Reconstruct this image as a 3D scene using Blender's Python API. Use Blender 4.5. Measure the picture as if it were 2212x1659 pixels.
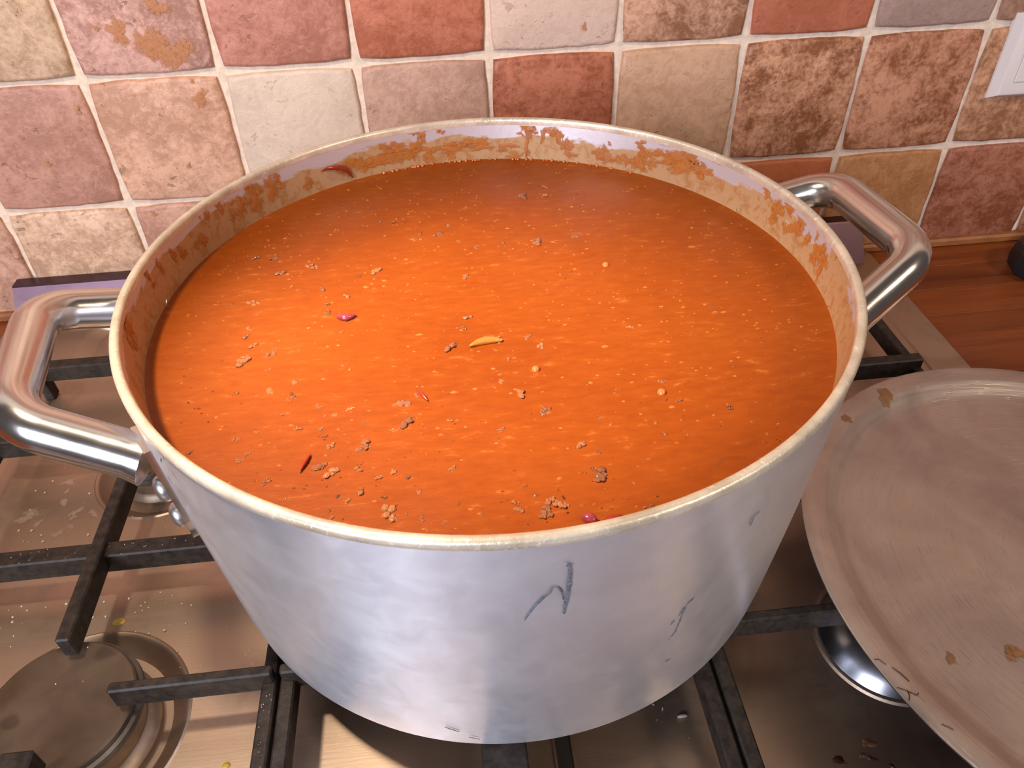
import bpy, bmesh, math, random
from mathutils import Vector, Matrix, noise
random.seed(7)
PI = math.pi
for o in list(bpy.data.objects): bpy.data.objects.remove(o, do_unlink=True)
C = bpy.context.scene.collection
SC = bpy.context.scene

# ---------------------------------------------------------------- camera, light, exposure
SC.view_settings.view_transform = 'Standard'
SC.view_settings.look = 'None'
SC.view_settings.gamma = 1.0
SC.view_settings.use_curve_mapping = False
SC.view_settings.exposure = 0.0

cam_d = bpy.data.cameras.new('camera'); cam = bpy.data.objects.new('camera', cam_d); C.objects.link(cam)
SC.camera = cam
cam_d.sensor_width = 36.0; cam_d.lens = 1655.51 / 2212 * 36.0; cam_d.clip_start = 0.01
def cam_axes(p, yw, r):
    Rz = Matrix.Rotation(yw, 3, 'Z'); Rx = Matrix.Rotation(-p, 3, 'X'); Ry = Matrix.Rotation(r, 3, 'Y')
    return Rz @ Rx @ Ry
M = cam_axes(math.radians(40.7313), math.radians(-4.92397), math.radians(1.88067))
R_, F_, U_ = M.col[0], M.col[1], M.col[2]
mw = Matrix.Identity(4)
for i in range(3):
    mw[i][0] = R_[i]; mw[i][1] = U_[i]; mw[i][2] = -F_[i]
mw[0][3], mw[1][3], mw[2][3] = 0.25770, -0.60040, 0.39016
cam.matrix_world = mw

wd = bpy.data.worlds.new('room_light'); SC.world = wd; wd.use_nodes = True
wd.node_tree.nodes['Background'].inputs[0].default_value = (0.95, 0.78, 0.74, 1)
wd.node_tree.nodes['Background'].inputs[1].default_value = 0.09

def aim(o, tgt):
    d = Vector(tgt) - o.location
    o.rotation_euler = d.to_track_quat('-Z', 'Y').to_euler()
# warm halogen lamp of the cooker hood, above and left of the pot
ld = bpy.data.lights.new('hood_lamp', 'SPOT'); hood = bpy.data.objects.new('hood_lamp', ld); C.objects.link(hood)
ld.energy = 7.2; ld.color = (1.0, 0.80, 0.60); ld.shadow_soft_size = 0.022
ld.spot_size = math.radians(140); ld.spot_blend = 1.0
hood.location = (0.015, -0.36, 0.64); aim(hood, (0.06, -0.12, 0.15))
# second spot added at the hood lamp, a tighter beam brightening the sauce
ld2 = ld.copy(); beam = bpy.data.objects.new('hood_lamp_beam', ld2); C.objects.link(beam)
ld2.energy = 41.0; ld2.spot_size = math.radians(36); ld2.spot_blend = 1.0
beam.location = hood.location; aim(beam, (0.262, -0.330, 0.18))
# cool daylight from the kitchen window, behind the cook on the left
ad = bpy.data.lights.new('window_light', 'AREA'); ap = bpy.data.objects.new('window_light', ad); C.objects.link(ap)
ad.shape = 'RECTANGLE'; ad.size = 1.0; ad.size_y = 1.0; ad.energy = 64.0; ad.color = (0.80, 0.85, 1.0)
ap.location = (-0.85, -2.15, 1.00); aim(ap, (0.25, -0.35, 0.1))
# weaker warm ceiling lamp on the right
bd = bpy.data.lights.new('ceiling_bulb', 'AREA'); bp_ = bpy.data.objects.new('ceiling_bulb', bd); C.objects.link(bp_)
bd.shape = 'DISK'; bd.size = 0.40; bd.energy = 15.0; bd.color = (1.0, 0.78, 0.58)
bp_.location = (1.66, -1.28, 1.68); aim(bp_, (0.3, -0.35, 0.1))

# ---------------------------------------------------------------- helpers
def lin(r, g, b):
    f = lambda c: (c/255)/12.92 if c/255 <= .04045 else ((c/255+.055)/1.055)**2.4
    return (f(r), f(g), f(b), 1.0)
class NT:
    def __init__(s, name):
        s.m = bpy.data.materials.new(name); s.m.use_nodes = True
        s.t = s.m.node_tree; s.n = s.t.nodes; s.b = s.n['Principled BSDF']; s.out = s.n['Material Output']
    def add(s, typ, **kw):
        n = s.n.new(typ)
        for k, v in kw.items():
            if k.startswith('i_'):
                key = k[2:]; key = int(key) if key.isdigit() else key.replace('_', ' ')
                if hasattr(v, 'is_output'): s.t.links.new(v, n.inputs[key])
                else: n.inputs[key].default_value = v
            else: setattr(n, k, v)
        return n
    def link(s, a, b): s.t.links.new(a, b)
    def set(s, **kw):
        for k, v in kw.items():
            i = s.b.inputs[k.replace('_', ' ')]
            if hasattr(v, 'is_output'): s.t.links.new(v, i)
            else: i.default_value = v
    def math(s, op, a, b=None, clamp=False):
        n = s.add('ShaderNodeMath', operation=op, use_clamp=clamp)
        for i, v in enumerate((a, b)):
            if v is None: continue
            if hasattr(v, 'is_output'): s.link(v, n.inputs[i])
            else: n.inputs[i].default_value = v
        return n.outputs[0]
    def mix(s, f, a, b, typ='MIX'):
        n = s.add('ShaderNodeMix', data_type='RGBA', blend_type=typ)
        for i, v in ((0, f), (6, a), (7, b)):
            if hasattr(v, 'is_output'): s.link(v, n.inputs[i])
            else: n.inputs[i].default_value = v
        return n.outputs[2]
    def ramp(s, f, stops):
        n = s.add('ShaderNodeValToRGB'); s.link(f, n.inputs[0]); e = n.color_ramp.elements
        while len(e) < len(stops): e.new(.5)
        for k, (p, c) in enumerate(stops):
            e[k].position = p; e[k].color = c if len(c) == 4 else (*c, 1)
        return n.outputs[0]
    def coord(s, which='Object', scale=None):
        o = s.add('ShaderNodeTexCoord').outputs[which]
        if scale is None: return o
        mp = s.add('ShaderNodeMapping'); s.link(o, mp.inputs[0]); mp.inputs['Scale'].default_value = scale
        return mp.outputs[0]
    def noise(s, vec, scale, detail=4, rough=.55, dist=0, w=None):
        n = s.add('ShaderNodeTexNoise', noise_dimensions='4D' if w is not None else '3D')
        s.link(vec, n.inputs['Vector'])
        n.inputs['Scale'].default_value = scale; n.inputs['Detail'].default_value = detail
        n.inputs['Roughness'].default_value = rough; n.inputs['Distortion'].default_value = dist
        if w is not None: s.link(w, n.inputs['W'])
        return n.outputs[0]
    def bump(s, h, strength, dist):
        n = s.add('ShaderNodeBump'); s.link(h, n.inputs['Height'])
        n.inputs['Strength'].default_value = strength; n.inputs['Distance'].default_value = dist
        s.link(n.outputs[0], s.b.inputs['Normal']); return n
B4 = (0, 0, 0, 1); W4 = (1, 1, 1, 1)

def obj(name, bm, mats, parent=None, smooth=35, loc=None):
    me = bpy.data.meshes.new(name); bm.to_mesh(me); bm.free()
    if not isinstance(mats, (list, tuple)): mats = [mats]
    for m in mats: me.materials.append(m)
    if smooth:
        for p in me.polygons: p.use_smooth = True
        me.set_sharp_from_angle(angle=math.radians(smooth))
    o = bpy.data.objects.new(name, me); C.objects.link(o)
    if parent: o.parent = parent
    if loc: o.location = loc
    return o
def tag(o, label=None, cat=None, group=None, kind=None):
    if label: o['label'] = label
    if cat: o['category'] = cat
    if group: o['group'] = group
    if kind: o['kind'] = kind
    return o
def empty(name, loc=(0, 0, 0), label=None, cat=None, group=None):
    o = bpy.data.objects.new(name, None); o.empty_display_size = .02; C.objects.link(o); o.location = loc
    return tag(o, label, cat, group)
def box(bm, x0, x1, y0, y1, z0, z1, bev=0, seg=1):
    vs = [bm.verts.new((x, y, z)) for z in (z0, z1) for y in (y0, y1) for x in (x0, x1)]
    fs = [bm.faces.new([vs[i] for i in f]) for f in ((0,2,3,1),(4,5,7,6),(0,1,5,4),(1,3,7,5),(3,2,6,7),(2,0,4,6))]
    if bev:
        es = list({e for f in fs for e in f.edges})
        bmesh.ops.bevel(bm, geom=es, offset=bev, segments=seg, affect='EDGES', profile=.6)
    return bm
def lathe(bm, prof, n=64, c=(0, 0), mat=None, close=True):
    """prof: list of (r, z) outside-in; r=0 gives a pole"""
    rings = []
    for r, z in prof:
        if r < 1e-6: rings.append([bm.verts.new((c[0], c[1], z))])
        else: rings.append([bm.verts.new((c[0]+r*math.cos(2*PI*k/n), c[1]+r*math.sin(2*PI*k/n), z)) for k in range(n)])
    for q in range(len(rings)-1):
        a, b = rings[q], rings[q+1]
        for k in range(n):
            k2 = (k+1) % n
            if len(a) == 1 and len(b) == 1: continue
            if len(a) == 1: f = bm.faces.new((a[0], b[k2], b[k]))
            elif len(b) == 1: f = bm.faces.new((a[k], a[k2], b[0]))
            else: f = bm.faces.new((a[k], a[k2], b[k2], b[k]))
            if mat is not None: f.material_index = mat[q] if isinstance(mat, (list, tuple)) else mat
    return rings
def tube(bm, pts, r, n=20, caps=True):
    rings = []; up = Vector((0, 0, 1))
    for i, p in enumerate(pts):
        p = Vector(p)
        t = (Vector(pts[min(i+1, len(pts)-1)]) - Vector(pts[max(i-1, 0)])).normalized()
        a = t.cross(up)
        if a.length < 1e-4: a = t.cross(Vector((1, 0, 0)))
        a.normalize(); b = a.cross(t)
        rr = r[i] if isinstance(r, (list, tuple)) else r
        rings.append([bm.verts.new(p + (a*math.cos(2*PI*k/n) + b*math.sin(2*PI*k/n))*rr) for k in range(n)])
    for q in range(len(rings)-1):
        for k in range(n):
            bm.faces.new((rings[q][k], rings[q][(k+1) % n], rings[q+1][(k+1) % n], rings[q+1][k]))
    if caps:
        bm.faces.new(rings[0][::-1]); bm.faces.new(rings[-1])
    bmesh.ops.recalc_face_normals(bm, faces=bm.faces)
def fillet(pts, r, seg=10):
    pts = [Vector(p) for p in pts]; out = [pts[0]]
    for i in range(1, len(pts)-1):
        a, b, c = pts[i-1], pts[i], pts[i+1]
        u = (a-b).normalized(); v = (c-b).normalized(); th = u.angle(v); t = r/math.tan(th/2)
        p0, p1 = b+u*t, b+v*t; ctr = b + (u+v).normalized()*(r/math.sin(th/2))
        for k in range(seg+1):
            w = (p0-ctr).lerp(p1-ctr, k/seg).normalized()*r
            out.append(ctr+w)
    out.append(pts[-1]); return out
def blob_outline(n, rx, ry, rough, seed):
    rnd = random.Random(seed); ph = [rnd.uniform(0, 6.28) for _ in range(4)]
    res = []
    for k in range(n):
        a = 2*PI*k/n
        s = 1 + rough*(.5*math.sin(2*a+ph[0]) + .4*math.sin(3*a+ph[1]) + .35*math.sin(5*a+ph[2]) + .25*math.sin(8*a+ph[3]))
        res.append((rx*s*math.cos(a), ry*s*math.sin(a)))
    return res
def puddle(bm, x, y, z, rx, ry, h, rough, seed, n=18, rot=0, mat=0, k1=.82):
    ol = blob_outline(n, rx, ry, rough, seed); c_, s_ = math.cos(rot), math.sin(rot)
    f = lambda p, k, zz: bm.verts.new((x+(p[0]*c_-p[1]*s_)*k, y+(p[0]*s_+p[1]*c_)*k, zz))
    r0 = [f(p, 1, z) for p in ol]; r1 = [f(p, k1, z+h*.7) for p in ol]; top = bm.verts.new((x, y, z+h))
    for k in range(n):
        k2 = (k+1) % n
        bm.faces.new((r0[k], r0[k2], r1[k2], r1[k])).material_index = mat
        bm.faces.new((r1[k], r1[k2], top)).material_index = mat
# measured layout of small things (metres)
LUMPS= [(0.1557, -0.2373, 0.0049), (0.166, -0.2403, 0.0049), (0.1708, -0.2553, 0.0055), (0.186, -0.2505, 0.0063), (0.1967, -0.2434, 0.0024), (0.2201, -0.2605, 0.0084), (0.2106, -0.2637, 0.0027), (0.229, -0.2497, 0.0023), (0.1775, -0.2692, 0.0038), (0.1807, -0.2723, 0.0027), (0.1931, -0.2741, 0.0045), (0.2053, -0.281, 0.0044), (0.1605, -0.2803, 0.006), (0.1508, -0.2807, 0.003), (0.1962, -0.2867, 0.0037), (0.1974, -0.2942, 0.0043), (0.205, -0.3105, 0.0035), (0.1899, -0.3055, 0.0032), (0.1613, -0.302, 0.0036), (0.1606, -0.3081, 0.0043), (0.1659, -0.3155, 0.0049), (0.1737, -0.323, 0.0055), (0.1867, -0.3211, 0.0048), (0.1637, -0.3263, 0.0075), (0.1749, -0.3345, 0.004), (0.2068, -0.3353, 0.0026), (0.2102, -0.3393, 0.0032), (0.2076, -0.3444, 0.0032), (0.216, -0.3446, 0.0032), (0.2248, -0.3506, 0.0022), (0.2383, -0.2306, 0.0033), (0.2205, -0.2092, 0.0034), (0.2279, -0.2103, 0.0034), (0.2579, -0.2191, 0.0033), (0.2423, -0.2273, 0.0033), (0.1866, -0.3442, 0.0052), (0.1771, -0.3486, 0.0052), (0.1634, -0.3481, 0.0026), (0.1872, -0.3528, 0.0051), (0.1863, -0.3554, 0.0038), (0.1982, -0.3606, 0.005), (0.2121, -0.3643, 0.0043), (0.2054, -0.3669, 0.003), (0.2016, -0.3668, 0.0018), (0.1849, -0.3637, 0.0037), (0.2329, -0.3635, 0.0073), (0.2389, -0.3589, 0.0037), (0.234, -0.3759, 0.0082), (0.2294, -0.3795, 0.0029), (0.2367, -0.3716, 0.0024), (0.2169, -0.3732, 0.003), (0.2005, -0.3744, 0.003), (0.1912, -0.3732, 0.0048), (0.1848, -0.3732, 0.0024), (0.202, -0.3788, 0.0024), (0.1751, -0.3727, 0.0025), (0.1679, -0.3763, 0.0037), (0.2055, -0.3845, 0.0035), (0.2183, -0.387, 0.0075), (0.1738, -0.3851, 0.0036), (0.1709, -0.3878, 0.0036), (0.1508, -0.3816, 0.0037), (0.1574, -0.3898, 0.0024), (0.2016, -0.3957, 0.0051), (0.2073, -0.3987, 0.0062), (0.2165, -0.3987, 0.0039), (0.1822, -0.4005, 0.0052), (0.176, -0.4033, 0.0017), (0.2243, -0.4038, 0.0033), (0.2294, -0.4015, 0.0028), (0.2348, -0.4052, 0.0033), (0.2095, -0.4112, 0.0025), (0.213, -0.4134, 0.0033), (0.2175, -0.4101, 0.0038), (0.2261, -0.4133, 0.0032), (0.2278, -0.4217, 0.0069), (0.2345, -0.4226, 0.0026), (0.2398, -0.4246, 0.0037), (0.2415, -0.43, 0.0026), (0.2477, -0.4276, 0.0036), (0.2527, -0.4195, 0.0032), (0.2078, -0.4205, 0.0021), (0.2117, -0.4216, 0.0016), (0.207, -0.417, 0.0016), (0.248, -0.4312, 0.0021), (0.2515, -0.3766, 0.0023), (0.2509, -0.4029, 0.0044), (0.2387, -0.4129, 0.0027), (0.3025, -0.191, 0.0097), (0.3158, -0.1921, 0.0053), (0.3169, -0.1809, 0.0045), (0.2527, -0.2281, 0.0065), (0.2424, -0.2257, 0.0033), (0.2627, -0.2367, 0.0032), (0.2721, -0.2435, 0.0048), (0.305, -0.2438, 0.0072), (0.3255, -0.2415, 0.0048), (0.313, -0.2458, 0.0032), (0.2858, -0.2425, 0.0032), (0.2579, -0.2191, 0.0033), (0.2626, -0.3071, 0.0048), (0.2537, -0.3294, 0.0072), (0.2607, -0.3155, 0.0034), (0.2769, -0.3267, 0.0046), (0.2896, -0.3263, 0.0046), (0.2943, -0.3335, 0.0046), (0.2788, -0.3407, 0.0032), (0.3543, -0.3119, 0.0028), (0.3366, -0.3251, 0.0041), (0.2648, -0.2719, 0.0045), (0.2815, -0.3648, 0.0055), (0.274, -0.3557, 0.0035), (0.2898, -0.3752, 0.0068), (0.2709, -0.3844, 0.004), (0.2701, -0.3894, 0.0023), (0.3011, -0.3963, 0.0052), (0.3104, -0.3834, 0.0033), (0.3143, -0.3873, 0.0027), (0.3066, -0.4011, 0.0026), (0.3059, -0.4126, 0.0069), (0.3031, -0.4097, 0.0025), (0.2862, -0.4222, 0.0054), (0.289, -0.4257, 0.0048), (0.2834, -0.4273, 0.0054), (0.2822, -0.4294, 0.0036), (0.2727, -0.422, 0.0036), (0.2741, -0.4253, 0.0036), (0.3289, -0.3864, 0.002), (0.3322, -0.3883, 0.002), (0.3636, -0.3832, 0.0031), (0.344, -0.4159, 0.0026), (0.3503, -0.4129, 0.0026), (0.3206, -0.4294, 0.0021), (0.3177, -0.4302, 0.0024), (0.2604, -0.4266, 0.0024), (0.2619, -0.4327, 0.0029), (0.3341, -0.3952, 0.002), (0.3165, -0.4185, 0.0019), (0.2772, -0.4146, 0.0018), (0.3368, -0.4137, 0.0019), (0.3451, -0.3771, 0.0028), (0.3407, -0.3644, 0.0043)]
BUB = [(0.3357, -0.2722), (0.2897, -0.3496), (0.339, -0.3714)]
SPEC = [(0.2981, -0.4334), (0.3051, -0.4331), (0.2387, -0.3563), (0.2432, -0.3641), (0.198, -0.3886), (0.1947, -0.3976), (0.2065, -0.301), (0.2627, -0.3302), (0.2774, -0.3282)]
CR1= [(-0.0278, -0.2116, 0.002), (-0.0365, -0.2193, 0.0018), (-0.0297, -0.2219, 0.0018), (-0.0342, -0.2365, 0.0014), (0.001, -0.2265, 0.002), (-0.0349, -0.2538, 0.0024), (-0.0266, -0.2551, 0.0028), (-0.0189, -0.2596, 0.002), (-0.0287, -0.2634, 0.0016), (-0.0161, -0.265, 0.0024), (0.0112, -0.263, 0.0024), (0.0357, -0.2514, 0.0016)]
CR2= [(-0.0117, -0.3133, 0.0021), (-0.0074, -0.3165, 0.0017), (-0.0144, -0.3201, 0.0021), (-0.0132, -0.3234, 0.0021), (-0.0082, -0.3398, 0.0013), (-0.0089, -0.333, 0.0017), (0.0144, -0.3147, 0.0025), (0.0328, -0.326, 0.0021), (0.0401, -0.3264, 0.0021), (0.059, -0.3216, 0.0015), (0.0608, -0.3195, 0.0013), (0.0637, -0.3235, 0.0015), (0.0606, -0.325, 0.0015), (0.0566, -0.3258, 0.0015), (0.0682, -0.3135, 0.0017), (0.076, -0.3168, 0.0015), (0.0828, -0.3232, 0.0015), (0.0767, -0.3401, 0.0029), (0.0683, -0.341, 0.0018), (0.0603, -0.3388, 0.0013), (0.0879, -0.3368, 0.0017), (0.0869, -0.3544, 0.0017), (0.079, -0.337, 0.0013), (0.1018, -0.3651, 0.001), (0.0885, -0.3248, 0.0017), (0.0363, -0.316, 0.0017), (0.0505, -0.3155, 0.0021), (0.0029, -0.3155, 0.0015)]
CRCAP= [(0.0395, -0.3806, 0.0018), (0.0494, -0.3612, 0.0017), (0.053, -0.3808, 0.001)]
YEL= [(0.0488, -0.3308, 0.0067), (0.125, -0.4209, 0.0042)]
RICE= [(0.3546, -0.424, 0.0067), (0.3459, -0.4185, 0.0027), (0.3417, -0.4157, 0.0018), (0.3414, -0.4238, 0.0012), (0.355, -0.4347, 0.0013)],[(0.3509, -0.4236, 0.0038), (0.3511, -0.4362, 0.0042), (0.3549, -0.4203, 0.0013)]
DROP= [(0.4242, -0.4537, 0.0051), (0.4268, -0.456, 0.0011), (0.4403, -0.4547, 0.0059), (0.4423, -0.4478, 0.0059), (0.4484, -0.4595, 0.0028), (0.4369, -0.453, 0.0031)]
GREY= [(0.436, -0.4602, 0.0043), (0.4503, -0.4561, 0.0047), (0.4429, -0.4652, 0.0024)],[(0.1609, -0.4256, 0.0015)]
SMEAR= [(-0.0174, -0.2138, 0.0087), (-0.0147, -0.2222, 0.0039), (-0.0139, -0.2323, 0.0067), (-0.0034, -0.2423, 0.0079), (-0.0037, -0.2466, 0.0063), (0.0089, -0.2445, 0.009), (-0.0327, -0.2413, 0.0138), (-0.025, -0.2496, 0.0067), (-0.0026, -0.2551, 0.0071), (-0.0097, -0.2598, 0.0071)]
ORB= [(0.2455, -0.4446, -0.155)]
LIDSPOT= [(-0.0631, 0.1383), (-0.0982, 0.1188), (-0.1171, -0.0364), (-0.0845, -0.0356), (-0.0877, -0.0369)]
LIDHAIR= [[(-0.1538, -0.0509), (-0.1505, -0.0526), (-0.1466, -0.0551), (-0.1454, -0.054)], [(-0.1499, -0.0526), (-0.1501, -0.055), (-0.1515, -0.0572)], [(-0.1512, -0.0416), (-0.1487, -0.0447), (-0.1467, -0.0485)], [(-0.1576, -0.0373), (-0.1557, -0.0374), (-0.1533, -0.0401)], [(-0.1428, -0.0681), (-0.1397, -0.0701), (-0.139, -0.0709)]]
STAIN= [(76.81, 0.2031, 0.0065, 0.0098), (75.24, 0.2044, 0.0036, 0.0125), (76.37, 0.1994, 0.0087, 0.0053), (75.69, 0.197, 0.0022, 0.0053), (76.73, 0.1893, 0.0029, 0.0152), (76.62, 0.1848, 0.0043, 0.0036), (70.96, 0.2041, 0.0043, 0.0045), (71.15, 0.1994, 0.0079, 0.0062), (69.76, 0.1966, 0.005, 0.008), (67.63, 0.1915, 0.0079, 0.008), (66.62, 0.186, 0.0079, 0.0036), (73.07, 0.1966, 0.0022, 0.0089), (80.98, 0.1894, 0.0115, 0.0036), (82.39, 0.1866, 0.0058, 0.0036), (79.87, 0.184, 0.0108, 0.0045), (57.71, 0.1956, 0.0025, 0.0031), (59.89, 0.1897, 0.0065, 0.0071), (58.15, 0.1867, 0.0101, 0.0053), (52.93, 0.1881, 0.0123, 0.0071), (50.08, 0.1892, 0.0115, 0.0098), (47.67, 0.1895, 0.0065, 0.0053), (48.84, 0.1937, 0.0087, 0.0036), (46.06, 0.1961, 0.0144, 0.0036), (41.93, 0.1967, 0.0187, 0.008), (39.38, 0.1993, 0.0087, 0.0107), (40.41, 0.1925, 0.0187, 0.008), (46.11, 0.2057, 0.0101, 0.0022), (37.0, 0.1977, 0.0087, 0.0036), (35.46, 0.1944, 0.0115, 0.0071), (50.54, 0.1994, 0.0065, 0.0053), (32.15, 0.2038, 0.0087, 0.0031), (102.65, 0.2031, 0.0044, 0.0041), (100.91, 0.2029, 0.0033, 0.0041), (100.4, 0.1984, 0.0044, 0.0082), (102.43, 0.1924, 0.0067, 0.0082), (98.96, 0.1905, 0.0156, 0.0041), (104.02, 0.1893, 0.01, 0.0069), (108.67, 0.1897, 0.0267, 0.0069), (112.0, 0.1888, 0.0167, 0.0069), (115.22, 0.19, 0.0156, 0.0082), (92.23, 0.19, 0.0267, 0.0055), (88.29, 0.1921, 0.0178, 0.0055), (99.13, 0.1862, 0.0067, 0.0082), (118.22, 0.1893, 0.0089, 0.0082), (96.39, 0.2027, 0.0044, 0.0055), (99.44, 0.2047, 0.0033, 0.0041), (94.14, 0.1855, 0.0067, 0.0055), (106.86, 0.1965, 0.0133, 0.0041), (136.11, 0.1959, 0.0115, 0.0126), (127.96, 0.1893, 0.0057, 0.0069), (141.18, 0.2008, 0.0057, 0.0057), (146.35, 0.1981, 0.0038, 0.0034), (153.29, 0.1994, 0.0029, 0.0069), (140.89, 0.1917, 0.0086, 0.0103), (144.6, 0.1937, 0.0076, 0.0092), (149.68, 0.2004, 0.0057, 0.0069), (156.83, 0.191, 0.0086, 0.0069), (162.84, 0.1929, 0.0057, 0.0069), (165.22, 0.196, 0.0038, 0.0057), (147.33, 0.1921, 0.0048, 0.0069), (169.98, 0.1974, 0.0038, 0.0069), (174.46, 0.2012, 0.0024, 0.0069), (155.02, 0.2019, 0.0019, 0.0046), (-171.29, 0.2001, 0.0066, 0.0147), (-169.11, 0.195, 0.0049, 0.0098), (174.49, 0.2006, 0.0033, 0.0066), (174.06, 0.1942, 0.0033, 0.0033), (-171.61, 0.2042, 0.0041, 0.0049), (18.23, 0.2001, 0.005, 0.006), (14.58, 0.1938, 0.0101, 0.0111), (11.16, 0.2006, 0.0101, 0.006), (7.76, 0.194, 0.0092, 0.009), (3.97, 0.194, 0.005, 0.006), (1.64, 0.2011, 0.0025, 0.006), (-0.68, 0.1943, 0.0075, 0.0111), (-3.09, 0.1941, 0.0067, 0.008), (-6.64, 0.2045, 0.0029, 0.006), (-3.13, 0.1899, 0.005, 0.0121), (10.92, 0.1894, 0.005, 0.006), (7.36, 0.1989, 0.0067, 0.004)]
SKIN= [(124.26, 0.1932), (122.77, 0.1937), (121.05, 0.1928), (119.43, 0.191), (118.34, 0.1878), (117.54, 0.1837)]
TILESTAIN= [(0.0617, 0.2208, 0.0218), (0.054, 0.2251, 0.0096), (0.0645, 0.2143, 0.0109), (0.0774, 0.2167, 0.0148), (0.0381, 0.2322, 0.0131), (0.0686, 0.2476, 0.0113), (0.0806, 0.182, 0.0096), (-0.0475, 0.1402, 0.0035), (0.0574, 0.1309, 0.0035), (0.0242, 0.2358, 0.0035), (0.0549, 0.218, 0.0087), (0.3721, 0.2176, 0.0039), (0.0175, 0.0918, 0.0039), (-0.0098, 0.1792, 0.0039), (0.0789, 0.1962, 0.003)]
# ---------------------------------------------------------------- materials
def m_tile():
    t = NT('tumbled_tile'); oi = t.add('ShaderNodeObjectInfo'); co = t.coord()
    w = t.math('MULTIPLY', oi.outputs['Random'], 60.0)
    n1 = t.noise(co, 62, 6, .66, .8, w); n2 = t.noise(co, 260, 5, .70, .2, w); n3 = t.noise(co, 17, 4, .55, .4, w)
    k = t.math('ADD', t.math('MULTIPLY', n1, .42), t.math('ADD', t.math('MULTIPLY', n2, .30), t.math('MULTIPLY', n3, .28)))
    dark = t.mix(1.0, oi.outputs['Color'], (.42, .31, .23, 1), 'MULTIPLY')
    lite = t.mix(.14, t.mix(1.0, oi.outputs['Color'], (1.30, 1.27, 1.24, 1), 'MULTIPLY'), (.80, .70, .60, 1))
    f = t.ramp(k, [(.44, B4), (.56, W4)])
    mot = t.mix(f, dark, lite)
    a = oi.outputs['Alpha']
    col = t.mix(t.math('MULTIPLY', a, .9, True), oi.outputs['Color'], mot)
    # little dark worm-holes and veins
    n4 = t.noise(co, 95, 3, .55, 1.6, w); n5 = t.noise(co, 24, 2, .5, .2, w)
    pit = t.math('MULTIPLY', t.ramp(n4, [(.615, B4), (.66, W4)]), t.ramp(n5, [(.46, B4), (.60, W4)]))
    pit = t.math('MULTIPLY', pit, t.math('ADD', t.math('MULTIPLY', a, .55), .25), True)
    col = t.mix(pit, col, (.16, .085, .05, 1))
    t.set(Base_Color=col, Roughness=.42, Specular_IOR_Level=.35)
    h = t.math('SUBTRACT', t.math('ADD', n1, t.math('MULTIPLY', n2, .45)), t.math('MULTIPLY', pit, 1.2))
    t.bump(h, .45, .0022)
    return t.m
def simple(name, col, rough, metal=0.0, nscale=None, namp=.25, bump=0, spec=.5, coat=0):
    t = NT(name); t.set(Roughness=rough, Metallic=metal, Specular_IOR_Level=spec, Coat_Weight=coat)
    if nscale:
        n = t.noise(t.coord(), nscale, 5, .6)
        c = t.mix(t.ramp(n, [(.3, B4), (.7, W4)]), tuple(v*(1-namp) for v in col[:3])+(1,), tuple(min(1, v*(1+namp)) for v in col[:3])+(1,))
        t.set(Base_Color=c)
        if bump: t.bump(n, bump, .001)
    else: t.set(Base_Color=col)
    return t.m
M_tile = m_tile()
M_grout = simple('cream_grout', lin(226, 204, 182), .85, 0, 180, .14, .6)
M_wall = simple('plaster', lin(190, 160, 130), .9, 0, 30, .1)
M_seal = simple('timber_bead', lin(150, 92, 50), .5, 0, 60, .25)

def m_wood():
    t = NT('oiled_beech'); oi = t.add('ShaderNodeObjectInfo'); co = t.coord('Object', (3.0, 42.0, 30.0))
    w = t.math('MULTIPLY', oi.outputs['Random'], 40.0)
    n1 = t.noise(co, 1.6, 5, .6, .7, w); n2 = t.noise(co, 7.0, 4, .7, .2, w)
    f = t.math('ADD', t.math('MULTIPLY', n1, .65), t.math('MULTIPLY', n2, .35))
    mul = t.math('ADD', t.math('MULTIPLY', oi.outputs['Random'], .55), .70)
    base = t.ramp(f, [(.28, lin(92, 40, 15)), (.5, lin(134, 68, 28)), (.75, lin(164, 90, 42))])
    col = t.mix(1.0, base, t.add('ShaderNodeCombineColor', i_0=mul, i_1=mul, i_2=mul).outputs[0], 'MULTIPLY')
    t.set(Base_Color=col, Roughness=.38, Specular_IOR_Level=.4); t.bump(n2, .15, .0006)
    return t.m
M_wood = m_wood()

def m_steel(name, col, rough, stretch=(4, 90, 20), bump=.12, dirt=.35):
    t = NT(name); co = t.coord('Object', stretch); c2 = t.coord()
    g = t.noise(co, 9, 4, .7); d = t.noise(c2, 22, 5, .6, .8); d2 = t.noise(c2, 90, 4, .6)
    dm = t.math('MULTIPLY', t.ramp(d, [(.46, B4), (.70, W4)]), dirt)
    c = t.mix(dm, col, tuple(v*.62 for v in col[:3])+(1,))
    rr = t.math('ADD', t.math('ADD', t.math('MULTIPLY', g, .10), rough-.06), t.math('MULTIPLY', dm, .35))
    rr = t.math('ADD', rr, t.math('MULTIPLY', d2, .08))
    t.set(Base_Color=c, Metallic=1.0, Roughness=rr); t.bump(g, bump, .0004)
    return t.m
M_hob = m_steel('hob_steel', (.50, .385, .295, 1), .40)
M_upst = m_steel('upstand_steel', (.11, .066, .080, 1), .34, (1.5, 60, 60), .05, .1)  # dark mauve base puts a purple reflection into the steel's colour
M_dome = m_steel('polished_dome', (.26, .26, .29, 1), .27, (8, 8, 8), .02, .1)
M_handle = m_steel('handle_steel', (.72, .69, .66, 1), .15, (8, 8, 8), .03, .12)
M_rivet = m_steel('rivet_aluminium', (.74, .72, .70, 1), .32, (8, 8, 8), .05, .2)

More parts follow.
